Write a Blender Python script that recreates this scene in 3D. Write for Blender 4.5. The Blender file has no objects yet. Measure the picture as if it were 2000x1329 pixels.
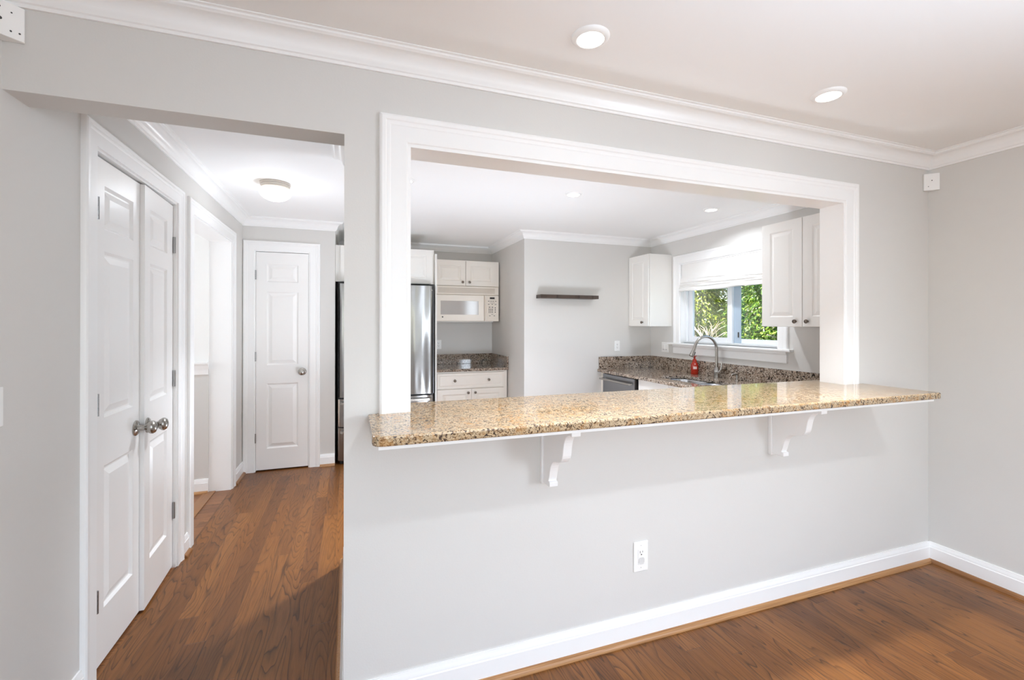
import bpy, bmesh, math, random
from mathutils import Vector, Matrix
random.seed(7)
S = bpy.context.scene
COL = S.collection
PI = math.pi

# ------------------------------------------------------------------ camera, light, exposure
cam = bpy.data.objects.new('camera', bpy.data.cameras.new('camera'))
COL.objects.link(cam)
Rv, Uv, Fv = Vector((0.942062, -0.335437, 0.001213)), Vector((-0.001587, -0.00084, 0.999998)), Vector((0.335435, 0.942062, 0.001324))
M = Matrix((Rv, Uv, -Fv)).transposed().to_4x4()
M.translation = Vector((0, -1.68794, 1.37204))
cam.matrix_world = M
cam.data.sensor_width = 36; cam.data.lens = 890.05 * 36 / 2000
cam.data.shift_y = -(664.5 - 631.38) / 2000
cam.data.clip_start = 0.05; cam.data.clip_end = 200
S.camera = cam
S.view_settings.view_transform = 'Standard'; S.view_settings.look = 'None'
S.view_settings.exposure = 0.2; S.view_settings.gamma = 1; S.view_settings.use_curve_mapping = False
S.cycles.max_bounces = 12; S.cycles.diffuse_bounces = 8; S.cycles.glossy_bounces = 6; S.cycles.transparent_max_bounces = 16
S.cycles.sample_clamp_indirect = 6; S.cycles.caustics_reflective = False; S.cycles.caustics_refractive = False

W = bpy.data.worlds.new('sky'); S.world = W; W.use_nodes = True
wn = W.node_tree; wbg = wn.nodes['Background']
sky = wn.nodes.new('ShaderNodeTexSky'); sky.sky_type = 'NISHITA'; sky.sun_disc = False
sky.sun_elevation = math.radians(50); sky.sun_rotation = math.radians(250); sky.air_density = 1.0
wn.links.new(sky.outputs[0], wbg.inputs[0]); wbg.inputs[1].default_value = 0.5

def light(name, kind, loc, energy, color=(1, 1, 1), **kw):
    d = bpy.data.lights.new(name, kind); d.energy = energy; d.color = color
    aim = kw.pop('aim', None)
    for k, v in kw.items(): setattr(d, k, v)
    o = bpy.data.objects.new(name, d); COL.objects.link(o); o.location = loc
    if aim is not None: o.rotation_euler = Vector(aim).to_track_quat('-Z', 'Y').to_euler()
    return o
light('sun', 'SUN', (0, 0, 10), 25.0, (1, .95, .86), angle=math.radians(1), aim=(.62, -.25, -.75))
# added fill lights, set as unseen windows behind the camera and in the side room
XR0 = 3.176
WB = (.885, 1.0, 1.145)
light('fill_dining_rear', 'AREA', (.25, -4.66, 1.25), 5, WB, shape='RECTANGLE', size=2.1, size_y=1.9, aim=(0, 1, 0))
light('fill_dining_right', 'AREA', (XR0 + .06, -3.5, 1.45), 70, WB, shape='RECTANGLE', size=1.3, size_y=1.3, aim=(-1, 0, 0))
light('fill_dining_left', 'AREA', (-.923 - .1, -3.5, 1.43), 44, WB, shape='RECTANGLE', size=1.3, size_y=1.25, aim=(1, 0, 0))
light('fill_side_room', 'AREA', (-3.66, 2.05, 1.5), 26, WB, shape='RECTANGLE', size=.8, size_y=1.3, aim=(1, 0, 0))
# ceiling-bounced photographer's flash, then two added fill lights hidden in kitchen and hall
light('bounce_flash', 'AREA', (1.0, -2.0, .6), 22, (.85, 1.0, 1.19), shape='DISK', size=.3, spread=math.radians(104), aim=(.06, -.06, 1))
light('fill_kitchen', 'AREA', (1.35, .85, .3), 16, WB, shape='DISK', size=.5, spread=math.radians(140), aim=(.1, .6, 1))
light('fill_hall', 'AREA', (.17, 1.75, .45), 7.5, WB, shape='DISK', size=.3, spread=math.radians(140), aim=(-.45, .1, 1))
LAMP_W = dict(dining=6.2, rear=7, kitchen=20, hall=2.2)
LAMP_C = (.93, .99, 1.07)


# ------------------------------------------------------------------ measures (metres)
XL, XR = -.923, 3.176          # dining room / hall left wall, dining room right wall
T = .1135                      # pass-through wall thickness, its dining face is y = 0
ZC, ZH = 2.345, 2.031          # ceiling, underside of hall header
XO = -.0186                    # right edge of hall opening
YE, XE = 3.058, -.134          # hall end wall
YA, XA = 3.935, 1.727          # appliance alcove back wall, its right side
YK, XW = 2.78, 3.313           # kitchen back wall, kitchen window wall
YB = -4.6                      # wall behind the camera
ZK = .868                      # kitchen worktop height
ZBAR = 1.052                   # bar top height

# ------------------------------------------------------------------ materials
def lin(c):
    return tuple(((v / 255) / 12.92 if v / 255 <= .04045 else ((v / 255 + .055) / 1.055) ** 2.4) for v in c) + (1,)

class NT:
    def __init__(s, name):
        s.m = bpy.data.materials.new(name); s.m.use_nodes = True
        s.t = s.m.node_tree; s.b = s.t.nodes['Principled BSDF']; s.out = s.t.nodes['Material Output']
    def n(s, typ, ins=None, **props):
        nd = s.t.nodes.new('ShaderNode' + typ)
        for k, v in props.items(): setattr(nd, k, v)
        for k, v in (ins or {}).items(): s.set(nd, k, v)
        return nd
    def set(s, nd, k, v):
        sock = nd.inputs[k]
        if isinstance(v, bpy.types.NodeSocket): s.t.links.new(v, sock)
        elif isinstance(v, bpy.types.Node): s.t.links.new(v.outputs[0], sock)
        else: sock.default_value = v
    def p(s, **kw):
        for k, v in kw.items(): s.set(s.b, k.replace('_', ' '), v)
    def math(s, op, a, b=0.0, c=0.0):
        return s.n('Math', {0: a, 1: b, 2: c}, operation=op).outputs[0]
    def ramp(s, fac, stops, interp='LINEAR'):
        r = s.n('ValToRGB', {0: fac}); cr = r.color_ramp; cr.interpolation = interp
        while len(cr.elements) < len(stops): cr.elements.new(.5)
        for e, (p_, c) in zip(cr.elements, stops):
            e.position = p_; e.color = c if len(c) == 4 else tuple(c) + (1,)
        return r.outputs[0]
    def mix(s, fac, a, b, blend='MIX'):
        m = s.n('Mix', data_type='RGBA', blend_type=blend)
        s.set(m, 0, fac); s.set(m, 6, a); s.set(m, 7, b)
        return m.outputs[2]

def paint(name, c, rough=.5, grain=.015, bump=.02, scale=90, spec=.5):
    m = NT(name); tc = m.n('TexCoord').outputs['Object']
    nz = m.n('TexNoise', {'Vector': tc, 'Scale': 3.0, 'Detail': 3.0})
    a = lin(c); d = tuple(v * (1 - grain * 2) for v in a[:3]) + (1,)
    col = m.ramp(nz.outputs[0], [(.3, d), (.7, a)])
    m.p(Base_Color=col, Roughness=rough); m.b.inputs['Specular IOR Level'].default_value = spec
    if bump:
        n2 = m.n('TexNoise', {'Vector': tc, 'Scale': float(scale), 'Detail': 2.0})
        m.p(Normal=m.n('Bump', {'Strength': bump, 'Distance': .01, 'Height': n2.outputs[0]}).outputs[0])
    return m.m

def metal(name, c, rough=.3, wav=0.0, brush=.1, metallic=1.0):
    m = NT(name); tc = m.n('TexCoord').outputs['Object']
    mp = m.n('Mapping', {'Vector': tc, 'Scale': (400, 400, 6)})
    nz = m.n('TexNoise', {'Vector': mp.outputs[0], 'Scale': 1.0, 'Detail': 2.0})
    rr = m.n('MapRange', {0: nz.outputs[0], 3: rough - brush * .5, 4: rough + brush * .5})
    m.p(Base_Color=lin(c), Metallic=metallic, Roughness=rr.outputs[0])
    if wav:
        mp2 = m.n('Mapping', {'Vector': tc, 'Scale': (7, 7, 1.1)})
        n2 = m.n('TexNoise', {'Vector': mp2.outputs[0], 'Scale': 1.0, 'Detail': 1.0})
        m.p(Normal=m.n('Bump', {'Strength': wav, 'Distance': .05, 'Height': n2.outputs[0]}).outputs[0])
    return m.m

def emit(name, c, strength):
    m = NT(name); m.p(Base_Color=lin(c), Roughness=.4)
    m.b.inputs['Emission Color'].default_value = lin(c); m.b.inputs['Emission Strength'].default_value = strength
    return m.m

def oak(name, width, length, axis, tones):
    m = NT(name); tc = m.n('TexCoord').outputs['Object']
    sp = m.n('SeparateXYZ', {0: tc}); x, y = sp.outputs[0], sp.outputs[1]
    if axis == 'x': x, y = y, x
    u = m.math('DIVIDE', x, width); pid = m.math('FLOOR', u)
    r1 = m.n('TexWhiteNoise', {'W': pid}, noise_dimensions='1D').outputs['Value']
    y2 = m.math('DIVIDE', m.math('ADD', y, m.math('MULTIPLY', r1, 9.0)), length); row = m.math('FLOOR', y2)
    cv = m.n('CombineXYZ', {0: pid, 1: row}).outputs[0]
    wn_ = m.n('TexWhiteNoise', {'Vector': cv}, noise_dimensions='2D')
    rs = m.n('SeparateColor', {0: wn_.outputs['Color']})
    ra, rb = rs.outputs[0], rs.outputs[1]
    gv = m.n('CombineXYZ', {0: m.math('ADD', m.math('MULTIPLY', x, 1.0), m.math('MULTIPLY', ra, 40.0)),
                            1: m.math('ADD', m.math('MULTIPLY', y, .11), m.math('MULTIPLY', rb, 40.0)), 2: ra}).outputs[0]
    big = m.n('TexNoise', {'Vector': gv, 'Scale': 11.0, 'Detail': 1.2, 'Roughness': .4, 'Distortion': .25}).outputs[0]
    ring = m.math('FRACT', m.math('MULTIPLY', big, 17.0))
    line = m.ramp(ring, [(0, (0, 0, 0)), (.5, (.06, .06, .06)), (.8, (.35, .35, .35)), (.93, (.95, .95, .95)), (1, (0, 0, 0))])
    fv = m.n('CombineXYZ', {0: m.math('MULTIPLY', x, 260.0), 1: m.math('MULTIPLY', y, 9.0), 2: ra}).outputs[0]
    fine = m.n('TexNoise', {'Vector': fv, 'Scale': 1.0, 'Detail': 3.0, 'Roughness': .7}).outputs[0]
    base = m.ramp(wn_.outputs['Value'], [(i / (len(tones) - 1), lin(t)) for i, t in enumerate(tones)])
    dark = m.mix(1.0, base, lin((150, 128, 112)), 'MULTIPLY')
    dark = m.mix(1.0, dark, lin((140, 124, 112)), 'MULTIPLY')
    amt = m.math('MULTIPLY', m.n('RGBToBW', {0: line}).outputs[0], m.math('ADD', m.math('MULTIPLY', rb, .4), .5))
    c1 = m.mix(amt, base, dark)
    c2 = m.mix(m.math('MULTIPLY', m.n('MapRange', {0: fine, 1: .45, 2: .75, 3: 0.0, 4: 1.0}).outputs[0], .38), c1, dark)
    fu = m.math('FRACT', u); e1 = m.math('MINIMUM', fu, m.math('SUBTRACT', 1.0, fu))
    fy = m.math('FRACT', y2); e2 = m.math('MULTIPLY', m.math('MINIMUM', fy, m.math('SUBTRACT', 1.0, fy)), length / width)
    gap = m.n('MapRange', {0: m.math('MINIMUM', e1, e2), 1: .004, 2: .02, 3: 1.0, 4: 0.0}).outputs[0]
    c3 = m.mix(m.math('MULTIPLY', gap, .55), c2, lin((52, 33, 22)))
    m.p(Base_Color=c3, Roughness=m.n('MapRange', {0: fine, 3: .26, 4: .42}).outputs[0])
    m.b.inputs['Specular IOR Level'].default_value = .35
    hgt = m.math('SUBTRACT', m.math('MULTIPLY', amt, -.25), gap)
    m.p(Normal=m.n('Bump', {'Strength': .25, 'Distance': .003, 'Height': hgt}).outputs[0])
    return m.m

def granite(name, dark, mid, light_, cream, gold, goldamt=.5, scale=80, sh=0.0):
    m = NT(name); tc = m.n('TexCoord').outputs['Object']
    n1 = m.n('TexNoise', {'Vector': tc, 'Scale': float(scale), 'Detail': 5.0, 'Roughness': .62, 'Distortion': 1.8}).outputs[0]
    col = m.ramp(n1, [(.385 + sh, lin(dark)), (.43 + sh, lin(mid)), (.475 + sh, lin(light_)), (.54 + sh * .5, lin(cream)), (.60, lin(light_)), (.66, lin(mid)), (.72, lin(dark))])
    n2 = m.n('TexNoise', {'Vector': tc, 'Scale': 6.0, 'Detail': 4.0, 'Roughness': .6}).outputs[0]
    n3 = m.n('TexNoise', {'Vector': tc, 'Scale': 38.0, 'Detail': 3.0, 'Distortion': 1.0}).outputs[0]
    gm = m.math('MULTIPLY', m.n('MapRange', {0: n2, 1: .40, 2: .62, 3: .25, 4: 1.0}).outputs[0],
                m.n('MapRange', {0: n3, 1: .48, 2: .62, 3: 0.0, 4: goldamt}).outputs[0])
    col = m.mix(gm, col, lin(gold))
    vo = m.n('TexVoronoi', {'Vector': m.n('VectorMath', {0: tc, 1: m.n('TexNoise', {'Vector': tc, 'Scale': 60.0}).outputs['Color']}, operation='ADD').outputs[0], 'Scale': 55.0, 'Randomness': 1.0})
    blk = m.n('MapRange', {0: vo.outputs['Distance'], 1: .12, 2: .24, 3: 1.0, 4: 0.0}).outputs[0]
    cm = m.n('MapRange', {0: m.n('TexNoise', {'Vector': tc, 'Scale': 20.0, 'Detail': 2.0}).outputs[0], 1: .5, 2: .58, 3: 0.0, 4: 1.0}).outputs[0]
    col = m.mix(m.math('MULTIPLY', blk, cm), col, lin((38, 34, 34)))
    m.p(Base_Color=col, Roughness=.06); m.b.inputs['IOR'].default_value = 1.6
    return m.m

def glassy(name, tint, refl=1.0, ior=1.45):
    m = NT(name); fr = m.n('Fresnel', {'IOR': ior}).outputs[0]
    tr = m.n('BsdfTransparent', {'Color': lin(tint)}); gl = m.n('BsdfGlossy', {'Roughness': .02})
    mx = m.n('MixShader', {0: m.math('MULTIPLY', fr, refl), 1: tr.outputs[0], 2: gl.outputs[0]})
    m.t.links.new(mx.outputs[0], m.out.inputs[0]); m.t.nodes.remove(m.b)
    return m.m

M_WALL = paint('wall_paint', (217, 215, 211), .55, .006, .03, 160, .3)
M_CEIL = paint('ceiling_paint', (245, 245, 244), .7, .004, .02, 200, .2)
M_TRIM = paint('trim_paint', (246, 246, 245), .28, .004, .0)
M_DOOR = paint('door_paint', (244, 243, 241), .3, .004, .0)
M_CAB = paint('cabinet_paint', (238, 236, 231), .32, .006, .0)
M_CABC = paint('cream_cabinet_paint', (236, 230, 220), .34, .006, .0)
M_APPL = paint('cream_enamel', (236, 228, 216), .22, .004, .0)
M_PLAST = paint('white_plastic', (244, 244, 242), .35, .003, .0)
M_FLOOR = oak('oak_floor', .083, 1.25, 'y', [(112, 68, 29), (132, 84, 39), (102, 61, 26), (140, 90, 43), (122, 75, 32)])
M_FLOOR2 = oak('oak_floor_side', .083, 1.25, 'x', [(120, 78, 48), (146, 98, 62), (128, 84, 52)])
def wood_strip(name, axis, a, b):
    m = NT(name); tc = m.n('TexCoord').outputs['Object']
    mp = m.n('Mapping', {'Vector': tc, 'Scale': (4, 300, 300) if axis == 'x' else (300, 4, 300)})
    nz = m.n('TexNoise', {'Vector': mp.outputs[0], 'Scale': 1.0, 'Detail': 3.0})
    m.p(Base_Color=m.ramp(nz.outputs[0], [(.35, lin(a)), (.65, lin(b))]), Roughness=.35)
    return m.m
M_SHOE = wood_strip('oak_moulding', 'x', (150, 104, 62), (182, 136, 90))
M_SHOEY = wood_strip('oak_moulding_long', 'y', (128, 84, 48), (150, 104, 62))
M_SHELF = oak('walnut', .2, 2.0, 'x', [(84, 70, 62), (78, 64, 56)])
M_BAR = granite('golden_granite', (40, 34, 34), (94, 76, 62), (158, 132, 98), (200, 180, 150), (174, 124, 64), .7, 72)
M_KGR = granite('kitchen_lit_granite', (34, 28, 26), (98, 80, 66), (158, 138, 118), (214, 204, 192), (132, 98, 68), .35, 46, .035)  # the bar's stone again, kitchen light put into its browner colours
M_STEEL = metal('stainless_steel', (158, 157, 156), .22, .55)
M_STEEL2 = metal('dark_stainless', (150, 150, 152), .3, .0)
M_SINK = metal('sink_steel', (205, 206, 208), .25, .0, .06)
M_NICK = metal('brushed_nickel', (176, 172, 166), .26)
M_KNOB = metal('aged_nickel', (120, 110, 100), .35)
M_HINGE = metal('hinge_nickel', (170, 170, 170), .35)
M_LOUV = paint('vent_enamel', (204, 194, 180), .4, .01, 0)
M_BASE = paint('fixture_base', (206, 200, 192), .4, .01, 0)
M_BLACK = paint('black_plastic', (24, 24, 25), .4, .02, 0)
M_DARK = paint('dark_slot', (60, 58, 56), .5, .02, 0)
M_GREY = paint('grey_plastic', (214, 214, 212), .4, .01, 0)
M_FRIDGE = paint('charcoal_panel', (46, 45, 46), .45, .02, 0)
M_LENS = emit('lit_lens', (255, 252, 246), 6.0)
M_GLOBE = emit('lit_globe', (255, 250, 242), 1.15)
M_PANE = glassy('window_glass', (252, 253, 253), .35)
M_VINYL = paint('white_vinyl', (240, 242, 244), .35, .003, 0)
M_VSKY = paint('skylit_vinyl', (176, 192, 206), .4, .003, 0)  # white vinyl with blue daylight painted into its colour
M_FABRIC = paint('shade_fabric', (240, 239, 236), .9, .01, .12, 420, .1)
M_MWGLASS = paint('microwave_glass', (176, 170, 164), .08, .01, 0)
M_RED = NT('red_plastic'); M_RED.p(Base_Color=lin((206, 52, 28)), Roughness=.18)
M_RED.b.inputs['Transmission Weight'].default_value = .35
M_RED.t.nodes.new('ShaderNodeTexNoise'); M_RED = M_RED.m
M_LABEL = paint('pale_label', (236, 206, 196), .5, .01, 0)
M_GRASS = paint('lawn', (70, 96, 48), .9, .25, .3, 60)
M_EXT = paint('siding', (200, 200, 198), .8, .02, 0)
M_BRANCH = paint('pale_bark', (214, 198, 176), .9, .1, .2, 60)

def leafmat(name, c0, c1, c2):
    m = NT(name); oi = m.n('TexCoord').outputs['Object']
    nz = m.n('TexNoise', {'Vector': oi, 'Scale': 22.0, 'Detail': 2.0})
    col = m.ramp(nz.outputs[0], [(.32, lin(c0)), (.5, lin(c1)), (.68, lin(c2))])
    m.p(Base_Color=col, Roughness=.45)
    tl = m.n('BsdfTranslucent', {'Color': col}); mx = m.n('MixShader', {0: .3, 1: m.b.outputs[0], 2: tl.outputs[0]})
    m.t.links.new(mx.outputs[0], m.out.inputs[0])
    return m.m
M_LEAF = leafmat('yellow_green_leaf', (74, 108, 28), (154, 172, 50), (222, 218, 108))
M_LEAF2 = leafmat('deep_green_leaf', (40, 76, 24), (86, 124, 38), (152, 172, 62))

# ------------------------------------------------------------------ mesh helpers
def bx(bm, x0, x1, y0, y1, z0, z1):
    v = [bm.verts.new((x, y, z)) for z in (z0, z1) for y in (y0, y1) for x in (x0, x1)]
    for f in ((0, 1, 3, 2), (4, 6, 7, 5), (0, 4, 5, 1), (2, 3, 7, 6), (0, 2, 6, 4), (1, 5, 7, 3)):
        bm.faces.new([v[i] for i in f])
    return bm
def box(*a): return bx(bmesh.new(), *a)

def solid(xs, ys, zs, empty):
    """a wall: cells between the given coordinates, minus those for which empty(centre) holds; outer faces only"""
    bm = bmesh.new(); V = {}
    def vt(i, j, k):
        if (i, j, k) not in V: V[(i, j, k)] = bm.verts.new((xs[i], ys[j], zs[k]))
        return V[(i, j, k)]
    nx, ny, nz = len(xs) - 1, len(ys) - 1, len(zs) - 1
    def full(i, j, k):
        if not (0 <= i < nx and 0 <= j < ny and 0 <= k < nz): return False
        return not empty((xs[i] + xs[i + 1]) / 2, (ys[j] + ys[j + 1]) / 2, (zs[k] + zs[k + 1]) / 2)
    for i in range(nx):
        for j in range(ny):
            for k in range(nz):
                if not full(i, j, k): continue
                I, J, K = i + 1, j + 1, k + 1
                for d, q in (((-1, 0, 0), ((i, j, k), (i, j, K), (i, J, K), (i, J, k))), ((1, 0, 0), ((I, j, k), (I, J, k), (I, J, K), (I, j, K))),
                             ((0, -1, 0), ((i, j, k), (I, j, k), (I, j, K), (i, j, K))), ((0, 1, 0), ((i, J, k), (i, J, K), (I, J, K), (I, J, k))),
                             ((0, 0, -1), ((i, j, k), (i, J, k), (I, J, k), (I, j, k))), ((0, 0, 1), ((i, j, K), (I, j, K), (I, J, K), (i, J, K)))):
                    if not full(i + d[0], j + d[1], k + d[2]): bm.faces.new([vt(*t) for t in q])
    return bm

def prism(bm, poly, fmap, a, b):
    """closed 2D outline extruded from a to b; fmap(u, v, w) gives the point"""
    p = [bm.verts.new(fmap(u, v, a)) for u, v in poly]; q = [bm.verts.new(fmap(u, v, b)) for u, v in poly]
    bm.faces.new(p); bm.faces.new(q[::-1]); n = len(poly)
    for i in range(n): bm.faces.new((p[i], q[i], q[(i + 1) % n], p[(i + 1) % n]))
    return bm

def sweep(bm, prof, path, fmap, closed=False):
    """profile (offset, height) carried along a 2D path with mitred corners; offset goes to the path's left"""
    n = len(path); rings = []
    def nrm(a, b):
        d = Vector((b[0] - a[0], b[1] - a[1])).normalized(); return Vector((-d.y, d.x))
    for i in range(n):
        p = path[i]
        ns = []
        if closed or i > 0: ns.append(nrm(path[i - 1], p))
        if closed or i < n - 1: ns.append(nrm(p, path[(i + 1) % n]))
        if len(ns) == 2:
            m = ns[0] + ns[1]; m = m / max(.15, (1 + ns[0].dot(ns[1])))
        else: m = ns[0]
        rings.append([bm.verts.new(fmap(p[0] + m.x * a, p[1] + m.y * a, h)) for a, h in prof])
    k = len(prof)
    for i in range(n if closed else n - 1):
        r, s = rings[i], rings[(i + 1) % n]
        for j in range(k): bm.faces.new((r[j], r[(j + 1) % k], s[(j + 1) % k], s[j]))
    if not closed:
        bm.faces.new(rings[0]); bm.faces.new(rings[-1][::-1])
    return bm

def lathe(bm, prof, loc, axis=(0, 0, 1), n=24, cap=True):
    q = Vector((0, 0, 1)).rotation_difference(Vector(axis).normalized()).to_matrix(); loc = Vector(loc); rings = []
    for r, h in prof:
        if r < 1e-6: rings.append([bm.verts.new(loc + q @ Vector((0, 0, h)))])
        else: rings.append([bm.verts.new(loc + q @ Vector((r * math.cos(2 * PI * i / n), r * math.sin(2 * PI * i / n), h))) for i in range(n)])
    for a, b in zip(rings, rings[1:]):
        if len(a) == 1 and len(b) == 1: continue
        for i in range(n):
            j = (i + 1) % n
            if len(a) == 1: bm.faces.new((a[0], b[i], b[j]))
            elif len(b) == 1: bm.faces.new((a[i], a[j], b[0]))
            else: bm.faces.new((a[i], a[j], b[j], b[i]))
    for r in (rings[0], rings[-1]) if cap else ():
        if len(r) > 1: bm.faces.new(r)
    return bm

def tube(bm, pts, rad, n=14):
    pts = [Vector(p) for p in pts]; rad = rad if isinstance(rad, (list, tuple)) else [rad] * len(pts); rings = []; up = None
    for i, p in enumerate(pts):
        t = (pts[min(i + 1, len(pts) - 1)] - pts[max(i - 1, 0)]).normalized()
        if up is None:
            up = Vector((0, 0, 1)) if abs(t.z) < .9 else Vector((0, 1, 0))
        s = t.cross(up).normalized(); up = s.cross(t).normalized()
        rings.append([bm.verts.new(p + rad[i] * (math.cos(2 * PI * k / n) * s + math.sin(2 * PI * k / n) * up)) for k in range(n)])
    for a, b in zip(rings, rings[1:]):
        for k in range(n): bm.faces.new((a[k], a[(k + 1) % n], b[(k + 1) % n], b[k]))
    bm.faces.new(rings[0]); bm.faces.new(rings[-1][::-1])
    return bm

def panels(bm, w, h, t, rects, fmap, rings):
    """a slab with raised panels cut in its front; fmap(u, v, n), n = 0 at the front, -t at the back"""
    us = sorted({0, w, *[r[0] for r in rects], *[r[1] for r in rects]}); vs = sorted({0, h, *[r[2] for r in rects], *[r[3] for r in rects]})
    V = {}
    def vt(u, v, n=0.0):
        k = (round(u, 5), round(v, 5), round(n, 5))
        if k not in V: V[k] = bm.verts.new(fmap(u, v, n))
        return V[k]
    for a, b in zip(us, us[1:]):
        for c, d in zip(vs, vs[1:]):
            cu, cv = (a + b) / 2, (c + d) / 2
            if any(r[0] < cu < r[1] and r[2] < cv < r[3] for r in rects): continue
            bm.faces.new((vt(a, c), vt(b, c), vt(b, d), vt(a, d)))
    for r in rects:
        prev = [vt(r[0], r[2]), vt(r[1], r[2]), vt(r[1], r[3]), vt(r[0], r[3])]
        for ins, dep in rings:
            cur = [vt(r[0] + ins, r[2] + ins, dep), vt(r[1] - ins, r[2] + ins, dep), vt(r[1] - ins, r[3] - ins, dep), vt(r[0] + ins, r[3] - ins, dep)]
            for i in range(4): bm.faces.new((prev[i], prev[(i + 1) % 4], cur[(i + 1) % 4], cur[i]))
            prev = cur
        bm.faces.new(prev)
    B = [bm.verts.new(fmap(u, v, -t)) for u, v in ((0, 0), (w, 0), (w, h), (0, h))]
    Fr = [bm.verts.new(fmap(u, v, 0)) for u, v in ((0, 0), (w, 0), (w, h), (0, h))]
    bm.faces.new(B[::-1])
    for i in range(4): bm.faces.new((B[i], B[(i + 1) % 4], Fr[(i + 1) % 4], Fr[i]))
    return bm
R_DOOR = [(.010, -.011), (.017, -.011), (.045, -.001)]
R_CAB = [(.006, -.005), (.012, -.005), (.034, .001)]

def rrect(x0, x1, y0, y1, r, n=5):
    out = []
    for cx, cy, a0 in ((x1 - r, y1 - r, 0), (x0 + r, y1 - r, 90), (x0 + r, y0 + r, 180), (x1 - r, y0 + r, 270)):
        for i in range(n + 1):
            a = math.radians(a0 + 90 * i / n); out.append((cx + r * math.cos(a), cy + r * math.sin(a)))
    return out

def holed(outer, holes, z0, z1):
    bm = bmesh.new(); ed = []
    for loop in [outer] + holes:
        vs = [bm.verts.new((x, y, z1)) for x, y in loop]
        ed += [bm.edges.new((vs[i], vs[(i + 1) % len(vs)])) for i in range(len(vs))]
    bmesh.ops.triangle_fill(bm, edges=ed, use_beauty=True, use_dissolve=False)
    g = bmesh.ops.extrude_face_region(bm, geom=bm.faces[:])
    for v in g['geom']:
        if isinstance(v, bmesh.types.BMVert): v.co.z = z0
    return bm

def obj(name, bm, mat, parent=None, origin=None, bevel=0, smooth=None, merge=False, keepn=False):
    me = bpy.data.meshes.new(name)
    base = Vector((0, 0, 0))
    if parent is not None:
        p = parent
        while p is not None: base += p.location; p = p.parent
    elif origin is not None: base = Vector(origin)
    if merge: bmesh.ops.remove_doubles(bm, verts=bm.verts[:], dist=1e-5)
    if not keepn: bmesh.ops.recalc_face_normals(bm, faces=bm.faces[:])
    for v in bm.verts: v.co -= base
    bm.to_mesh(me); bm.free(); me.materials.append(mat)
    if smooth is not None:
        me.shade_smooth()
        try: me.set_sharp_from_angle(angle=math.radians(smooth))
        except Exception: pass
    o = bpy.data.objects.new(name, me); COL.objects.link(o)
    if parent is not None: o.parent = parent
    else: o.location = base
    if bevel:
        b = o.modifiers.new('bevel', 'BEVEL'); b.width = bevel; b.segments = 2; b.limit_method = 'ANGLE'; b.angle_limit = math.radians(35)
    return o

def tag(o, label, cat, group=None):
    o['label'] = label; o['category'] = cat
    if group: o['group'] = group
    return o
def thing(name, loc, label, cat, group=None):
    o = bpy.data.objects.new(name, None); COL.objects.link(o); o.location = loc; o.empty_display_size = .1
    return tag(o, label, cat, group)
def struct(name, bm, mat, **kw):
    o = obj(name, bm, mat, **kw); o['kind'] = 'structure'; return o
def sroot(name, loc):
    o = bpy.data.objects.new(name, None); COL.objects.link(o); o.location = loc; o['kind'] = 'structure'; o.empty_display_size = .1
    return o
def dup(root, loc, label, group=None):
    r = root.copy(); COL.objects.link(r); r.location = loc; r['label'] = label
    if group: r['group'] = group
    for ch in list(root.children):
        c = ch.copy(); COL.objects.link(c); c.parent = r
        for g in ch.children:
            d = g.copy(); COL.objects.link(d); d.parent = c
    return r

# ------------------------------------------------------------------ setting: floors, ceiling, walls
struct('floor', box(XL - .0, XW + .14, YB, YA + .1, -.05, 0), M_FLOOR)
struct('floor_side', box(-3.8, XL, .3, 2.8, -.05, 0), M_FLOOR2)
struct('ceiling', box(-3.8, XW + .14, YB - .1, YA + .1, ZC, ZC + .08), M_CEIL)
PT = (.196, 2.469, ZBAR - .03, 2.024)     # pass-through opening
def e_front(x, y, z):
    return (XL < x < XO and z < ZH) or (PT[0] < x < PT[1] and PT[2] < z < PT[3]) or (y > T and not (XO < x < .10))
struct('wall_front', solid([XL, XO, .10, PT[0], PT[1], XR], [0, T, 1.10], [0, PT[2], PT[3], ZH, ZC], e_front), M_WALL)
LX = XL - .155
struct('wall_left', solid([LX, XL], [YB - .1, -4.15, -2.85, .488, 1.372, 1.645, 2.64, YE], [0, .8, 2.052, ZC],
                          lambda x, y, z: z < 2.052 and (.488 < y < 1.372 or 1.645 < y < 2.64 or (-4.15 < y < -2.85 and z > .8))), M_WALL)
struct('wall_right', solid([XR, XR + .12], [YB, -4.15, -2.85, 0], [0, .8, 2.1, ZC], lambda x, y, z: -4.15 < y < -2.85 and .8 < z < 2.1), M_WALL)
struct('wall_back', solid([LX, -.85, 1.35, XR + .12], [YB - .1, YB], [0, .35, 2.1, ZC], lambda x, y, z: -.85 < x < 1.35 and .35 < z < 2.1), M_WALL)
struct('wall_hall_end', solid([LX, -.826, -.360, XE - .09, XE], [YE, YE + .10, YA + .1], [0, 2.046, ZC],
                              lambda x, y, z: (-.826 < x < -.360 and z < 2.046) or (y > YE + .1 and x < XE - .09)), M_WALL)
struct('wall_alcove', box(XE, XA, YA, YA + .1, 0, ZC), M_WALL)
struct('wall_kitchen_back', box(XA, XW + .14, YK, YA + .1, 0, ZC), M_WALL)
WY0, WY1, WZ0, WZ1 = 1.10, 2.285, 1.17, 2.01
struct('wall_kitchen_right', solid([XW, XW + .14], [T, WY0, WY1, YK], [0, WZ0, WZ1, ZC], lambda x, y, z: WY0 < y < WY1 and WZ0 < z < WZ1), M_WALL)
struct('wall_kitchen_front', box(XR, XW + .14, 0, T, 0, ZC), M_WALL)
struct('wall_side_end', box(-3.8, LX, 2.62, 2.74, 0, 1.0), M_WALL)
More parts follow.
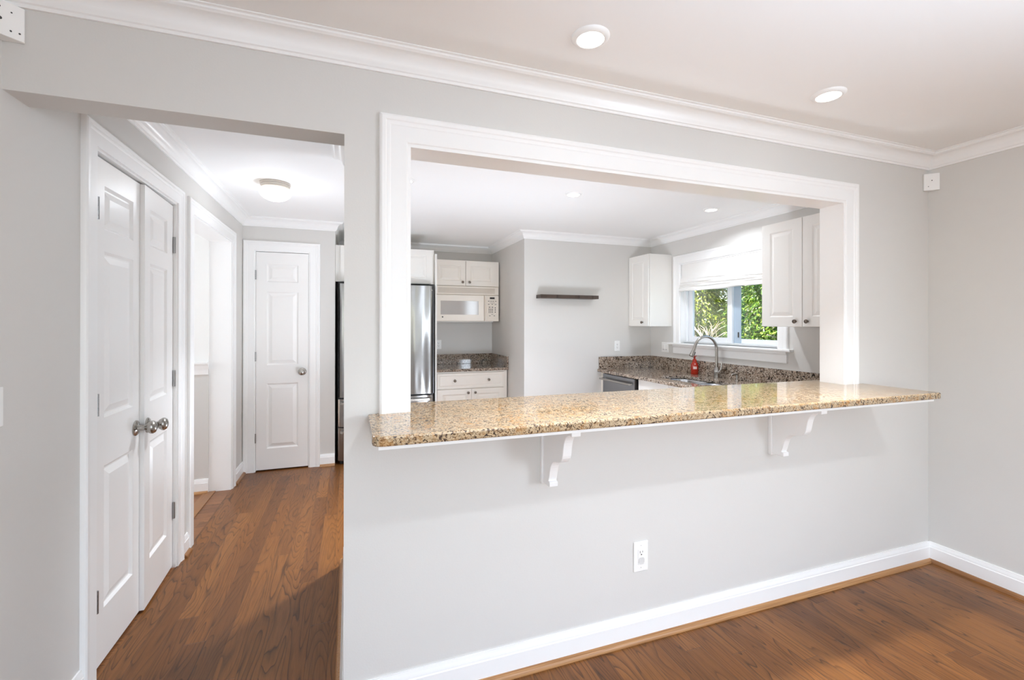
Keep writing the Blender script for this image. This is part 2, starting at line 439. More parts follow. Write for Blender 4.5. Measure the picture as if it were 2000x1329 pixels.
struct('wall_side_upper', box(-3.8, LX, 2.62, 2.74, 1.0, ZC), paint('white_wall_paint', (244, 244, 242), .55, .004, .02, 160, .3))
struct('wall_side_near', box(-3.8, LX, 1.45, 1.57, 0, ZC), M_WALL)
struct('wall_side_left', solid([-3.8, -3.7], [1.57, 1.7, 2.4, 2.62], [0, .8, 2.1, ZC], lambda x, y, z: 1.7 < y < 2.4 and .8 < z < 2.1), M_WALL)
struct('wall_closet', solid([-1.75, -1.65, LX], [.30, .40, 1.45], [0, ZC], lambda x, y, z: x > -1.65 and y > .40), M_WALL)
struct('ground', box(XW + .14, 14, -6, 12, -.7, -.6), M_GRASS)

# crown moulding, baseboards
crown_p = [(0, -.078), (.008, -.078), (.010, -.069), (.015, -.066), (.017, -.060)]
for i in range(7):
    a = i / 6 * PI / 2
    crown_p.append((.020 + .042 * (1 - math.cos(a)), -.056 + .040 * math.sin(a)))
crown_p += [(.065, -.013), (.070, -.011), (.071, -.005), (.080, -.003), (.080, 0), (0, 0)]
def horiz(z): return lambda u, v, h: (u, v, z + h)
struct('trim_1', sweep(bmesh.new(), crown_p, [(XL, 0), (XL, YB), (XR, YB), (XR, 0)], horiz(ZC), True), M_TRIM, smooth=30)
struct('trim_2', sweep(bmesh.new(), crown_p, [(XL, T), (XO, T), (XO, 1.10), (.10, 1.10), (.10, T), (XW, T), (XW, YK), (XA, YK), (XA, YA), (XE, YA), (XE, YE), (XL, YE)], horiz(ZC), True), M_TRIM, smooth=30)
base_p = [(0, 0), (.014, 0), (.014, .082), (.0115, .086), (.0115, .091), (.008, .100), (.006, .112), (0, .112)]
shoe_p = [(.0135, 0), (.033, 0), (.0325, .006), (.029, .012), (.022, .017), (.0135, .019)]
def baseboard(name, path, shoe=True, ym=None):
    o = struct(name, sweep(bmesh.new(), base_p, path, horiz(0)), M_TRIM, smooth=30)
    if shoe:
        s = obj('shoe_moulding', sweep(bmesh.new(), shoe_p, path, horiz(0)), ym or M_SHOE, o, smooth=30); s['label'] = 'stained oak quarter round'
    return o
baseboard('baseboard_front', [(XR, 0), (XO, 0), (XO, 1.10), (.10, 1.10)])
baseboard('baseboard_right', [(XR, YB), (XR, 0)], ym=M_SHOEY)
baseboard('baseboard_left', [(XL, .399), (XL, YB)], ym=M_SHOEY)
baseboard('baseboard_hall', [(XL, 1.552), (XL, 1.457)], ym=M_SHOEY)
baseboard('baseboard_hall_far', [(XL, YE), (XL, 2.733)], ym=M_SHOEY)
baseboard('baseboard_hall_end', [(XE, YE), (-.267, YE)])
baseboard('baseboard_side', [(LX, 2.62), (-3.7, 2.62)])
baseboard('baseboard_kitchen', [(2.66, YK), (XA, YK)])

# casings: profile offset runs away from the opening, height off the wall
cas_p = [(0, 0), (0, .010), (.003, .013), (.010, .0130), (.055, .0120), (.059, .0150), (.065, .0162), (.069, .0158), (.073, .0190), (.084, .0200), (.090, .0165), (.093, .0110), (.093, 0)]
cas_w = [(a * 1.055, h) for a, h in cas_p]
# pass-through (dining side), stands on the bar top
bm = sweep(bmesh.new(), cas_w, [(PT[0], ZBAR), (PT[0], PT[3]), (PT[1], PT[3]), (PT[1], ZBAR)], lambda u, v, h: (u, -h, v))
struct('trim_3', bm, M_TRIM, smooth=30)
bm = bmesh.new()
bx(bm, PT[0], PT[0] + .012, -.008, T + .008, ZBAR, PT[3]); bx(bm, PT[1] - .012, PT[1], -.008, T + .008, ZBAR, PT[3])
bx(bm, PT[0] + .012, PT[1] - .012, -.008, T + .008, PT[3] - .012, PT[3])
struct('trim_4', bm, M_TRIM)
def casing_left(name, y0, y1, zt):
    return struct(name, sweep(bmesh.new(), [(max(a, .004), h) for a, h in cas_p], [(y0, 0), (y0, zt), (y1, zt), (y1, 0)], lambda u, v, h: (XL + h, u, v)), M_TRIM, smooth=30)
casing_left('trim_5', .492, 1.364, 2.046)
casing_left('trim_6', 1.645, 2.64, 2.046)
struct('trim_7', sweep(bmesh.new(), cas_p, [(-.826, 0), (-.826, 2.043), (-.360, 2.043), (-.360, 0)], lambda u, v, h: (u, YE - h, v)), M_TRIM, smooth=30)
# jamb linings: closet doors, cased opening, hall end door
def jamb_left(name, y0, y1, zt, stop=False):
    bm = bmesh.new()
    bx(bm, LX, XL + .004, y0, y0 + .012, 0, zt); bx(bm, LX, XL + .004, y1 - .012, y1, 0, zt); bx(bm, LX, XL + .004, y0 + .012, y1 - .012, zt - .012, zt)
    if stop:
        bx(bm, XL - .075, XL - .063, y0 + .012, y1 - .012, zt - .03, zt - .012)
    return struct(name, bm, M_TRIM)
jamb_left('trim_8', .488, 1.372, 2.052, True)
jamb_left('trim_9', 1.645, 2.64, 2.052)
bm = bmesh.new()
bx(bm, -.826, -.816, YE - .004, YE + .1, 0, 2.046); bx(bm, -.370, -.360, YE - .004, YE + .1, 0, 2.046); bx(bm, -.816, -.370, YE - .004, YE + .1, 2.038, 2.046)
bx(bm, -.816, -.370, YE + .09, YE + .1, 0, 2.038)
struct('trim_10', bm, M_TRIM)
# chair rail and threshold of the side room
rail_p = [(0, 0), (.010, 0), (.012, .05), (.016, .058), (.016, .066), (.022, .078), (.030, .088), (.030, .100), (0, .100)]
struct('trim_11', sweep(bmesh.new(), rail_p, [(LX, 2.62), (-3.7, 2.62)], horiz(.957)), M_TRIM, smooth=30)
struct('trim_12', box(LX - .03, LX + .05, 1.657, 2.628, 0, .006), M_SHOEY, bevel=.002)

# ------------------------------------------------------------------ doors
def knob_mesh(loc, axis, s=1.14):
    return lathe(bmesh.new(), [(.0, 0), (.012 * s, 0), (.0115 * s, .012 * s), (.010 * s, .018 * s), (.013 * s, .026 * s), (.021 * s, .034 * s), (.0265 * s, .044 * s), (.0265 * s, .050 * s), (.021 * s, .058 * s), (.010 * s, .0625 * s), (0, .063 * s)], loc, axis, 28)
def rose_mesh(loc, axis):
    return lathe(bmesh.new(), [(0, 0), (.036, 0), (.036, .003), (.031, .007), (.016, .010), (.012, .012), (0, .012)], loc, axis, 28)
def add_knob(root, loc, axis):
    k = obj('knob', knob_mesh(Vector(loc) + Vector(axis) * .011, axis), M_NICK, root, smooth=40)
    obj('rosette', rose_mesh(loc, axis), M_NICK, k, smooth=40)
Z3 = [(1.749, 1.927), (.990, 1.662), (.222, .795)]
DH = 2.018
# left closet leaf, closed
DX = XL - .012
d1 = sroot('door_1', (DX, .503, .012))
w1 = .426
fm = lambda u, v, n: (DX + n, .503 + u, .012 + v)
obj('slab', panels(bmesh.new(), w1, DH, .035, [(.098, w1 - .068, a - .012, b - .012) for a, b in Z3], fm, R_DOOR), M_DOOR, d1)
add_knob(d1, (DX, .890, .885), (1, 0, 0))
def knuckle(root, x, y, z):
    bm = bmesh.new()
    for i in range(5): lathe(bm, [(0, 0), (.0055, 0), (.0055, .0165), (0, .0165)], (x, y, z - .044 + i * .0175), (0, 0, 1), 12)
    return obj('hinge', bm, M_HINGE, root, smooth=40)
for z in (1.818, 1.056, .295): knuckle(d1, XL + .0065, .5045, z)
# right closet leaf, standing slightly open about its far edge
d2 = sroot('door_2', (DX, 1.357, .012))
w2 = .425
fm = lambda u, v, n: (DX + n, 1.357 - u, .012 + v)
obj('slab', panels(bmesh.new(), w2, DH, .035, [(.098, w2 - .072, a - .012, b - .012) for a, b in Z3], fm, R_DOOR), M_DOOR, d2)
add_knob(d2, (DX, .972, .881), (1, 0, 0))
for z in (1.811, 1.063, .322):
    bm = bmesh.new(); y = 1.357
    bx(bm, DX - .026, DX + .004, y + .0005, y + .0025, z - .045, z + .045)
    lathe(bm, [(0, 0), (.0065, 0), (.0065, .09), (0, .09)], (DX + .006, y + .001, z - .045), (0, 0, 1), 12)
    h = obj('hinge', bm, M_HINGE, d2, smooth=40)
d2.rotation_euler = (0, 0, math.radians(2.5))
# hall end door
d3 = sroot('door_3', (-.814, YE + .004, .014))
w3 = .442
fm = lambda u, v, n: (-.814 + u, YE + .004 - n, .014 + v)
obj('slab', panels(bmesh.new(), w3, 2.020, .035, [(.088, w3 - .088, a - .014, b - .014) for a, b in ((1.756, 1.923), (.984, 1.666), (.208, .812))], fm, R_DOOR), M_DOOR, d3)
add_knob(d3, (-.424, YE + .004, .915), (0, -1, 0))
for z in (1.82, 1.066, .312): knuckle(d3, -.816, YE - .003, z)

# ------------------------------------------------------------------ window over the sink (kitchen right wall)
win = sroot('window_1', (XW, (WY0 + WY1) / 2, WZ0))
wc = [(a, h * .9) for a, h in cas_p]
bm = sweep(bmesh.new(), wc, [(WY1, WZ0), (WY1, WZ1), (WY0, WZ1), (WY0, WZ0)][::-1], lambda u, v, h: (XW - h, u, v))
obj('casing', bm, M_TRIM, win, smooth=30)
bm = box(XW - .045, XW + .06, WY0 - .135, WY1 + .155, WZ0 - .022, WZ0)
obj('stool', bm, M_TRIM, win, bevel=.006)
ap = [(0, 0), (.014, 0), (.016, .010), (.016, .062), (.020, .070), (.026, .078), (.026, .092), (0, .092)]
obj('apron', sweep(bmesh.new(), ap, [(WY0 - .09, 0), (WY1 + .09, 0)], lambda u, v, h: (XW + v, u, WZ0 - .114 + h)) if False else
    prism(bmesh.new(), [(-a, h) for a, h in ap], lambda u, v, w: (XW + u, w, WZ0 - .114 + v), WY0 - .085, WY1 + .09), M_TRIM, win)
bm = bmesh.new()   # jamb extension
bx(bm, XW, XW + .14, WY0, WY0 + .012, WZ0, WZ1); bx(bm, XW, XW + .14, WY1 - .012, WY1, WZ0, WZ1); bx(bm, XW, XW + .14, WY0 + .012, WY1 - .012, WZ1 - .012, WZ1)
obj('jamb', bm, M_TRIM, win)
def ring(x0, x1, y0, y1, z0, z1, a, ab=None):
    ab = ab or a; bm = bmesh.new()
    bx(bm, x0, x1, y0, y0 + a, z0, z1); bx(bm, x0, x1, y1 - a, y1, z0, z1)
    bx(bm, x0, x1, y0 + a, y1 - a, z0, z0 + ab); bx(bm, x0, x1, y0 + a, y1 - a, z1 - a, z1); return bm
obj('frame', ring(XW + .045, XW + .135, WY0 + .012, WY1 - .012, WZ0, WZ1 - .012, .035, .022), M_VINYL, win, bevel=.003)
bm = bmesh.new()
for x in (.060, .075, .1): bx(bm, XW + x, XW + x + .004, WY1 - .055, WY1 - .047, WZ0 + .022, WZ1 - .05)
obj('track', bm, M_VINYL, win)
s1 = obj('sash', ring(XW + .070, XW + .098, 1.655, WY1 - .055, WZ0 + .022, WZ1 - .05, .055, .048), M_VINYL, win, bevel=.004)
obj('pane', box(XW + .082, XW + .086, 1.710, WY1 - .110, WZ0 + .07, WZ1 - .105), M_PANE, s1)
bm = ring(XW + .102, XW + .130, WY0 + .050, 1.700, WZ0 + .022, WZ1 - .05, .040, .040)
s2 = obj('sash', bm, M_VINYL, win, bevel=.004)
obj('pane', box(XW + .114, XW + .118, WY0 + .09, 1.66, WZ0 + .062, WZ1 - .09), M_PANE, s2)
st = obj('screen_stile', box(XW + .094, XW + .101, 1.572, 1.652, WZ0 + .024, WZ1 - .05), M_VSKY, win, bevel=.002); st['label'] = 'white screen stile with blue daylight in its colour'
obj('latch', box(XW + .088, XW + .094, 1.590, 1.604, WZ0 + .075, WZ0 + .125), M_DARK, win, bevel=.002)

# roman shade, drawn up into folds
ys0, ys1 = 1.118, 2.262
prof = [(.000, 2.004)]
prof += [(-.004, 1.98), (-.006, 1.90), (-.010, 1.853)]
for zt, d in ((1.853, .022), (1.825, .030), (1.80, .036), (1.775, .040)):
    prof += [(-d * .6, zt - .006), (-d, zt - .018), (-d * .75, zt - .027)]
prof += [(-.040, 1.742), (-.046, 1.722), (-.044, 1.712), (-.034, 1.708), (-.020, 1.712), (-.004, 1.74), (.004, 1.80), (.006, 2.004)]
NS = 30; bm = bmesh.new(); rows = []
for i in range(NS + 1):
    t = i / NS; y = ys0 + (ys1 - ys0) * t; r = []
    for k, (px_, pz) in enumerate(prof):
        wob = .0035 * math.sin(t * 9 + k * 1.3) + .002 * math.sin(t * 23 + k) if 4 <= k <= len(prof) - 5 else 0
        r.append(bm.verts.new((XW + .010 + px_ + wob * .7, y, pz + wob)))
    rows.append(r)
for a, b in zip(rows, rows[1:]):
    for k in range(len(prof)): bm.faces.new((a[k], a[(k + 1) % len(prof)], b[(k + 1) % len(prof)], b[k]))
bm.faces.new(rows[0]); bm.faces.new(rows[-1][::-1])
tag(obj('roman_shade', bm, M_FABRIC, origin=(XW, 1.69, 2.0), smooth=60), 'white fabric roman shade drawn up in folds at the kitchen window', 'window shade')

# ------------------------------------------------------------------ bar top with its corbels
bt = thing('bar_counter', (1.33, -.08, ZBAR - .03), 'long gold speckled granite bar top in the pass-through opening', 'counter')
x0, x1, yf, yb = .060, 2.612, -.355, .188
pl = [(x0, -.0005), (x0 + .0, yf + .03)]
for i in range(1, 7):
    a = i / 6 * PI / 2; pl.append((x0 + .03 * (1 - math.cos(a)), yf + .03 - .03 * math.sin(a)))
for i in range(0, 7):
    a = i / 6 * PI / 2; pl.append((x1 - .015 + .015 * math.sin(a), yf + .015 - .015 * math.cos(a)))
pl += [(x1, -.0005), (PT[1] - .001, -.0005), (PT[1] - .001, T + .0005), (PT[1] + .06, T + .0005), (PT[1] + .06, yb), (PT[0] - .06, yb), (PT[0] - .06, T + .0005), (PT[0] + .001, T + .0005), (PT[0] + .001, -.0005)]
obj('slab', prism(bmesh.new(), pl, lambda u, v, w: (u, v, w), ZBAR - .03, ZBAR), M_BAR, bt, bevel=.006)
sp = obj('support_panel', box(x0 + .018, x1 - .02, yf + .022, -.001, ZBAR - .043, ZBAR - .0302), M_TRIM, bt); sp['label'] = 'white painted panel under the stone'
def curve(pts, n=8):
    out = []
    for (p0, c0, c1, p1) in pts:
        for i in range(n):
            t = i / n; a = (1 - t) ** 3; b = 3 * (1 - t) ** 2 * t; c = 3 * (1 - t) * t * t; d = t ** 3
            out.append((a * p0[0] + b * c0[0] + c * c1[0] + d * p1[0], a * p0[1] + b * c0[1] + c * c1[1] + d * p1[1]))
    return out
cz = ZBAR - .0435
def corbel(x, label):
    r = thing('corbel', (x, 0, cz - .28), label, 'bracket', 'corbels under the bar top')
    out = [(.004, 0), (.252, 0), (.252, -.032), (.226, -.032)]
    out += curve([((.224, -.034), (.188, -.045), (.188, -.085), (.180, -.118)), ((.180, -.118), (.172, -.150), (.138, -.152), (.112, -.158)),
                  ((.112, -.158), (.066, -.168), (.070, -.215), (.055, -.245))])
    out += [(.054, -.247), (.066, -.250), (.066, -.268), (.004, -.268)]
    obj('bracket', prism(bmesh.new(), out, lambda u, v, w: (x + w, -u - .014, cz + v), -.018, .018), M_TRIM, r, bevel=.0025)
    obj('back_plate', box(x - .024, x + .024, -.0175, -.0005, cz - .275, cz), M_TRIM, r, bevel=.002)
    return r
corbel(.745, 'white scrolled corbel under the left half of the bar top')
corbel(1.960, 'white scrolled corbel under the right half of the bar top')

# ------------------------------------------------------------------ outlets, switches, corner plates
def plate(name, loc, rz, w, h, label, kind, group=None):
    """wall plate; local x right, y out of the wall (-y when rz = 0), z up"""
    r = thing(name, (0, 0, 0), label, 'outlet' if kind != 'switch' else 'light switch', group)
    obj('plate', box(-w / 2, w / 2, -.006, -.0005, -h / 2, h / 2), M_PLAST, r, bevel=.003)
    if kind == 'switch':
        n = max(1, round(w / .05))
        for i in range(n):
            cx = (i - (n - 1) / 2) * .046
            p = obj('rocker', box(cx - .0165, cx + .0165, -.0085, -.0055, -.033, .033), M_PLAST, r, bevel=.002)
            obj('seam', box(cx - .0165, cx + .0165, -.0089, -.0084, -.024, -.021), M_DARK, p)
    else:
        ins = obj('receptacle', box(-.0168, .0168, -.0085, -.0055, -.0335, .0335), M_PLAST, r, bevel=.0015)
        for cz_ in (.0165, -.0165):
            bm = bmesh.new()
            bx(bm, -.0078, -.0056, -.0089, -.0083, cz_ - .001, cz_ + .009); bx(bm, .0050, .0070, -.0089, -.0083, cz_ + .001, cz_ + .009)
            lathe(bm, [(0, 0), (.003, 0), (.003, .0006), (0, .0006)], (0, -.0083, cz_ - .007), (0, -1, 0), 12)
            obj('slots', bm, M_DARK, ins)
        for z_ in (.048, -.048):
            obj('screw', lathe(bmesh.new(), [(0, 0), (.0028, 0), (.0022, .001), (0, .001)], (0, -.006, z_), (0, -1, 0), 10), M_GREY, r)
        if kind == 'covered':
            c = obj('outlet_cover', prism(bmesh.new(), rrect(-.0145, .0145, -.031, -.003, .009, 4), lambda u, v, w_: (u, w_, v), -.0105, -.009), M_GREY, r); c['label'] = 'grey safety cover on the lower socket'
    r.location = loc; r.rotation_euler = (0, 0, rz)
    return r
plate('wall_outlet', (1.197, 0, .3585), 0, .073, .130, 'white outlet on the wall below the bar top, lower socket covered', 'covered')
plate('wall_outlet', (1.036, YA, 1.112), 0, .070, .115, 'white outlet below the microwave beside the refrigerator', 'plain')
plate('wall_outlet', (2.855, YK, 1.121), 0, .070, .117, 'white outlet on the kitchen wall below the corner cabinet', 'plain')
plate('light_switch', (XW, 2.520, 1.111), -PI / 2, .118, .112, 'white double rocker switch plate left of the kitchen window sill', 'switch')
plate('light_switch', (XL, -.037, 1.137), PI / 2, .075, .112, 'white switch plate at the left picture edge, halfway up the wall', 'switch')
def corner_plate(loc, sx, label):
    r = thing('corner_bracket', loc, label, 'wall bracket')
    x, y, z = loc
    poly = [(x, y - .0005), (x + sx * .0005, y - .052), (x + sx * .004, y - .058), (x + sx * .054, y - .008), (x + sx * .050, y - .0005)]
    obj('housing', prism(bmesh.new(), poly, lambda u, v, w: (u, v, z + w), -.048, .048), M_PLAST, r, bevel=.002)
    d = Vector((sx * .050, .050, 0)); nrm_ = Vector((sx, -1, 0)).normalized(); p0 = Vector((x + sx * .004, y - .058, z))
    for t, h, s in (((.28, .028, .003), (.62, .022, .002), (.3, -.004, .0045), (.6, -.030, .0025), (.85, -.028, .0025)) if sx > 0 else ((.5, .008, .0028), (.72, -.026, .0022))):
        obj('screw_hole', lathe(bmesh.new(), [(0, 0), (s, 0), (s, .0006), (0, .0006)], p0 + d * t + Vector((0, 0, h)) + nrm_ * .0002, nrm_, 10), M_DARK, r)
    
    return r
corner_plate((XL, 0, 2.214), 1, 'small white bracket box in the upper left wall corner')
corner_plate((XR, 0, 2.190), -1, 'small white bracket box in the upper right wall corner')

# ------------------------------------------------------------------ ceiling lights
def recessed(x, y, label, power, spread=100):
    r = thing('recessed_light', (x, y, ZC), label, 'ceiling light', 'recessed ceiling lights')
    obj('trim_ring', lathe(bmesh.new(), [(.046, -.0115), (.050, -.0125), (.058, -.010), (.064, -.004), (.065, -.0003), (.046, -.0003)], (x, y, ZC), n=40, cap=False), M_PLAST, r, smooth=40)
    obj('lens', lathe(bmesh.new(), [(0, -.010), (.046, -.010), (.046, -.004), (0, -.004)], (x, y, ZC), n=40), M_LENS, r)
    l = light('downlight', 'AREA', (0, 0, -.0145), power, LAMP_C, shape='DISK', size=.085, spread=math.radians(spread))
    l.parent = r
    return r
recessed(.767, -.323, 'round recessed ceiling light above the bar, nearer the middle of the picture', LAMP_W['dining'], 72)
recessed(1.906, -.322, 'round recessed ceiling light above the bar, nearer the right wall', LAMP_W['dining'], 72)
recessed(1.574, 1.366, 'round recessed kitchen ceiling light left of the one near the window', LAMP_W['kitchen'])
recessed(2.880, 1.379, 'round recessed kitchen ceiling light nearest the window wall', LAMP_W['kitchen'] * .35, 150)
recessed(.352, 1.458, 'round recessed kitchen ceiling light half hidden by the opening frame', LAMP_W['kitchen'])
for lx in (.767, 1.906):   # added, unseen row of downlights above the camera, for the bar's wall shadow
    light('downlight', 'AREA', (lx, -1.6, ZC - .0145), LAMP_W['rear'], LAMP_C, shape='DISK', size=.085, spread=math.radians(125))
fl = thing('flush_ceiling_light', (-.487, 1.839, ZC), 'flush mount ceiling light with white glass bowl in the hall', 'ceiling light')
obj('base', lathe(bmesh.new(), [(0, 0), (.095, 0), (.097, -.008), (.091, -.012), (.093, -.020), (.087, -.024), (.089, -.034), (.083, -.040), (0, -.040)], (-.487, 1.839, ZC - .0005), n=40), M_BASE, fl, smooth=40)
obj('glass_bowl', lathe(bmesh.new(), [(.080, -.036), (.096, -.044), (.105, -.056), (.104, -.068), (.094, -.088), (.074, -.106), (.046, -.118), (.018, -.123), (0, -.124)], (-.487, 1.839, ZC), n=40), M_GLOBE, fl, smooth=60)
l = light('bulb', 'POINT', (0, 0, -.17), LAMP_W['hall'], LAMP_C, shadow_soft_size=.08); l.parent = fl

# ------------------------------------------------------------------ cabinets
def cab_knob(root, loc, axis):
    return obj('knob', lathe(bmesh.new(), [(0, 0), (.006, 0), (.005, .008), (.006, .012), (.013, .016), (.0145, .021), (.012, .026), (.005, .0285), (0, .029)], loc, axis, 20), M_KNOB, root, smooth=40)
def cab_door(root, w, h, fmap, mat, ins=.058, knob=None, name='door', rings=R_CAB, raised=True):
    rects = [(ins, w - ins, ins, h - ins)] if raised else []
    d = obj(name, panels(bmesh.new(), w, h, .019, rects, fmap, rings), mat, root, bevel=.002)
    for k in (knob or []):
        n0 = Vector(fmap(0, 0, 0)); ax = Vector(fmap(0, 0, 1)) - n0
        cab_knob(d, fmap(k[0], k[1], .0002), ax)
    return d
# over the refrigerator
c = thing('wall_cabinet', (.36, 3.12, 1.785), 'white wall cabinet above the refrigerator', 'cabinet')
obj('body', box(-.110, .838, 3.122, YA - .001, 1.785, 2.147), M_CAB, c, bevel=.002)
for u0, kx in ((-.088, .40), (.366, .04)):
    cab_door(c, .446, .352, lambda u, v, n, u0=u0: (u0 + u, 3.102 - n, 1.790 + v), M_CAB, knob=[(kx, .04)])
obj('side_filler', box(XE + .0015, -.111, 3.122, 3.142, 1.785, 2.147), M_CAB, c)
# tall panel beside the refrigerator
tag(obj('tall_end_panel', box(.840, .858, 3.062, YA - .001, 0, 2.10), M_CAB, origin=(.849, 3.5, 0), bevel=.001), 'tall narrow cream panel between refrigerator and base cabinet', 'cabinet panel')
# over the microwave
c = thing('wall_cabinet', (1.31, 3.6, 1.815), 'cream two-door wall cabinet above the microwave', 'cabinet')
obj('body', box(.862, 1.711, 3.600, YA - .001, 1.815, 2.122), M_CABC, c, bevel=.002)
cab_door(c, .370, .295, lambda u, v, n: (.921 + u, 3.580 - n, 1.820 + v), M_CABC, knob=[(.334, .040)])
cab_door(c, .376, .295, lambda u, v, n: (1.2965 + u, 3.580 - n, 1.820 + v), M_CABC, knob=[(.042, .040)])
# base cabinet below the short worktop
c = thing('base_cabinet', (1.3, 3.3, 0), 'cream base cabinet with one wide drawer beside the refrigerator', 'cabinet')
obj('body', box(.862, XA - .012, 3.300, YA - .001, .10, ZK - .0305), M_CABC, c, bevel=.002)
obj('toe_kick', box(.862, XA - .012, 3.37, 3.39, 0, .10), M_CABC, c)
cab_door(c, .770, .165, lambda u, v, n: (.903 + u, 3.280 - n, .653 + v), M_CABC, ins=.022, knob=[(.195, .084), (.585, .084)], name='drawer', rings=[(.008, -.003), (.012, -.001)])
cab_door(c, .383, .520, lambda u, v, n: (.903 + u, 3.280 - n, .122 + v), M_CABC, knob=[(.346, .478)])
cab_door(c, .383, .520, lambda u, v, n: (1.290 + u, 3.280 - n, .122 + v), M_CABC, knob=[(.040, .478)])
# corner wall cabinet and the one nearer the bar
c = thing('wall_cabinet', (3.16, 2.6, 1.345), 'white single-door wall cabinet in the corner left of the kitchen window', 'cabinet')
obj('body', box(3.028, XW - .001, 2.416, YK - .001, 1.345, 2.126), M_CAB, c, bevel=.002)
cab_door(c, .352, .775, lambda u, v, n: (3.007 - n, YK - .008 - u, 1.348 + v), M_CAB, ins=.066, knob=[(.262, .040)])
c = thing('wall_cabinet', (3.15, .63, 1.352), 'white two-door wall cabinet right of the kitchen window', 'cabinet')
obj('body', box(3.002, XW - .001, .298, .966, 1.352, 2.124), M_CAB, c, bevel=.002)
cab_door(c, .328, .766, lambda u, v, n: (2.980 - n, .963 - u, 1.355 + v), M_CAB, ins=.07, knob=[(.284, .035)])
cab_door(c, .328, .766, lambda u, v, n: (2.980 - n, .630 - u, 1.355 + v), M_CAB, ins=.07, knob=[(.040, .035)])
# under the sink
c = thing('base_cabinet', (2.97, 1.2, 0), 'white base cabinet under the kitchen sink, right of the dishwasher', 'cabinet')
bm = bmesh.new()
bx(bm, 2.668, 2.69, .30, 2.085, .10, ZK - .0305); bx(bm, 2.69, XW - .001, .30, .32, .10, ZK - .0305); bx(bm, 2.69, XW - .001, 2.065, 2.085, .10, ZK - .0305); bx(bm, 2.69, XW - .001, .32, 2.065, .10, .12)
obj('body', bm, M_CAB, c)
obj('toe_kick', box(2.72, 2.74, .30, 2.085, 0, .10), M_CAB, c)
for u0, w in ((2.075, .44), (1.63, .44), (1.185, .44), (.74, .43)):
    cab_door(c, w, .14, lambda u, v, n, u0=u0: (2.647 - n, u0 - u, .690 + v), M_CAB, name='false_drawer_front', raised=False)
    cab_door(c, w, .55, lambda u, v, n, u0=u0: (2.647 - n, u0 - u, .125 + v), M_CAB)
tag(obj('cabinet_end_panel', box(2.650, XW - .001, 2.712, YK - .001, 0, ZK - .0305), M_CABC, origin=(2.98, 2.746, 0), bevel=.001), 'narrow cream panel left of the dishwasher', 'cabinet panel')

# ------------------------------------------------------------------ kitchen worktops
wt = thing('worktop', (1.3, 3.6, ZK - .03), 'short granite worktop, brown in the kitchen light, with splashback under the microwave', 'counter')
obj('slab', box(.862, XA - .001, 3.270, YA - .001, ZK - .03, ZK), M_KGR, wt, bevel=.004)
obj('splashback', box(.862, XA - .0015, YA - .021, YA - .001, ZK + .0003, ZK + .123), M_KGR, wt, bevel=.002)
obj('side_splash', box(XA - .021, XA - .001, 3.226 + .05, YA - .0215, ZK + .0003, ZK + .127), M_KGR, wt, bevel=.002)
wt = thing('worktop', (2.96, 1.5, ZK - .03), 'long granite worktop, brown in the kitchen light, with splashback below the kitchen window', 'counter')
SX0, SX1, SY0, SYM, SY1 = 2.745, 3.085, 1.270, 1.580, 1.955
hole = rrect(SX0, SX1, SY0, SY1, .09, 6)
obj('slab', holed([(2.600, .21), (XW - .001, .21), (XW - .001, YK - .001), (2.600, YK - .001)], [hole], ZK - .03, ZK), M_KGR, wt, bevel=.004)
obj('splashback', box(XW - .021, XW - .001, .21, YK - .0215, ZK + .0003, 1.003), M_KGR, wt, bevel=.002)
obj('side_splash', box(2.618, XW - .0215, YK - .021, YK - .001, ZK + .0003, 1.003), M_KGR, wt, bevel=.002)

# sink
sk = thing('kitchen_sink', (2.9, 1.6, .66), 'undermount stainless double bowl sink in the window worktop', 'sink')
zr = ZK - .0306
def bowl(y0, y1):
    bm = bmesh.new(); rings = []
    for z, ins, r in ((zr, -.004, .085), (zr - .01, .0, .082), (zr - .13, .012, .075), (zr - .165, .030, .06), (zr - .172, .07, .04)):
        rings.append([bm.verts.new((x, y, z)) for x, y in rrect(SX0 + ins, SX1 - ins, y0 + ins, y1 - ins, r, 6)])
    for a, b in zip(rings, rings[1:]):
        for i in range(len(a)): bm.faces.new((a[i], a[(i + 1) % len(a)], b[(i + 1) % len(b)], b[i]))
    bm.faces.new(rings[-1]); return bm
for y0, y1 in ((SYM + .014, SY1), (SY0, SYM - .014)):
    b_ = obj('bowl', bowl(y0, y1), M_SINK, sk, smooth=50)
    m_ = b_.modifiers.new('thick', 'SOLIDIFY'); m_.thickness = .002
    obj('drain', lathe(bmesh.new(), [(0, .001), (.018, .001), (.024, .003), (.036, .003), (.040, 0), (0, 0)], ((SX0 + SX1) / 2, (y0 + y1) / 2, zr - .1715), n=24), M_NICK, b_, smooth=40)
obj('divider', box(SX0 + .02, SX1 - .02, SYM - .0135, SYM + .0135, zr - .03, zr - .004), M_SINK, sk, bevel=.008)

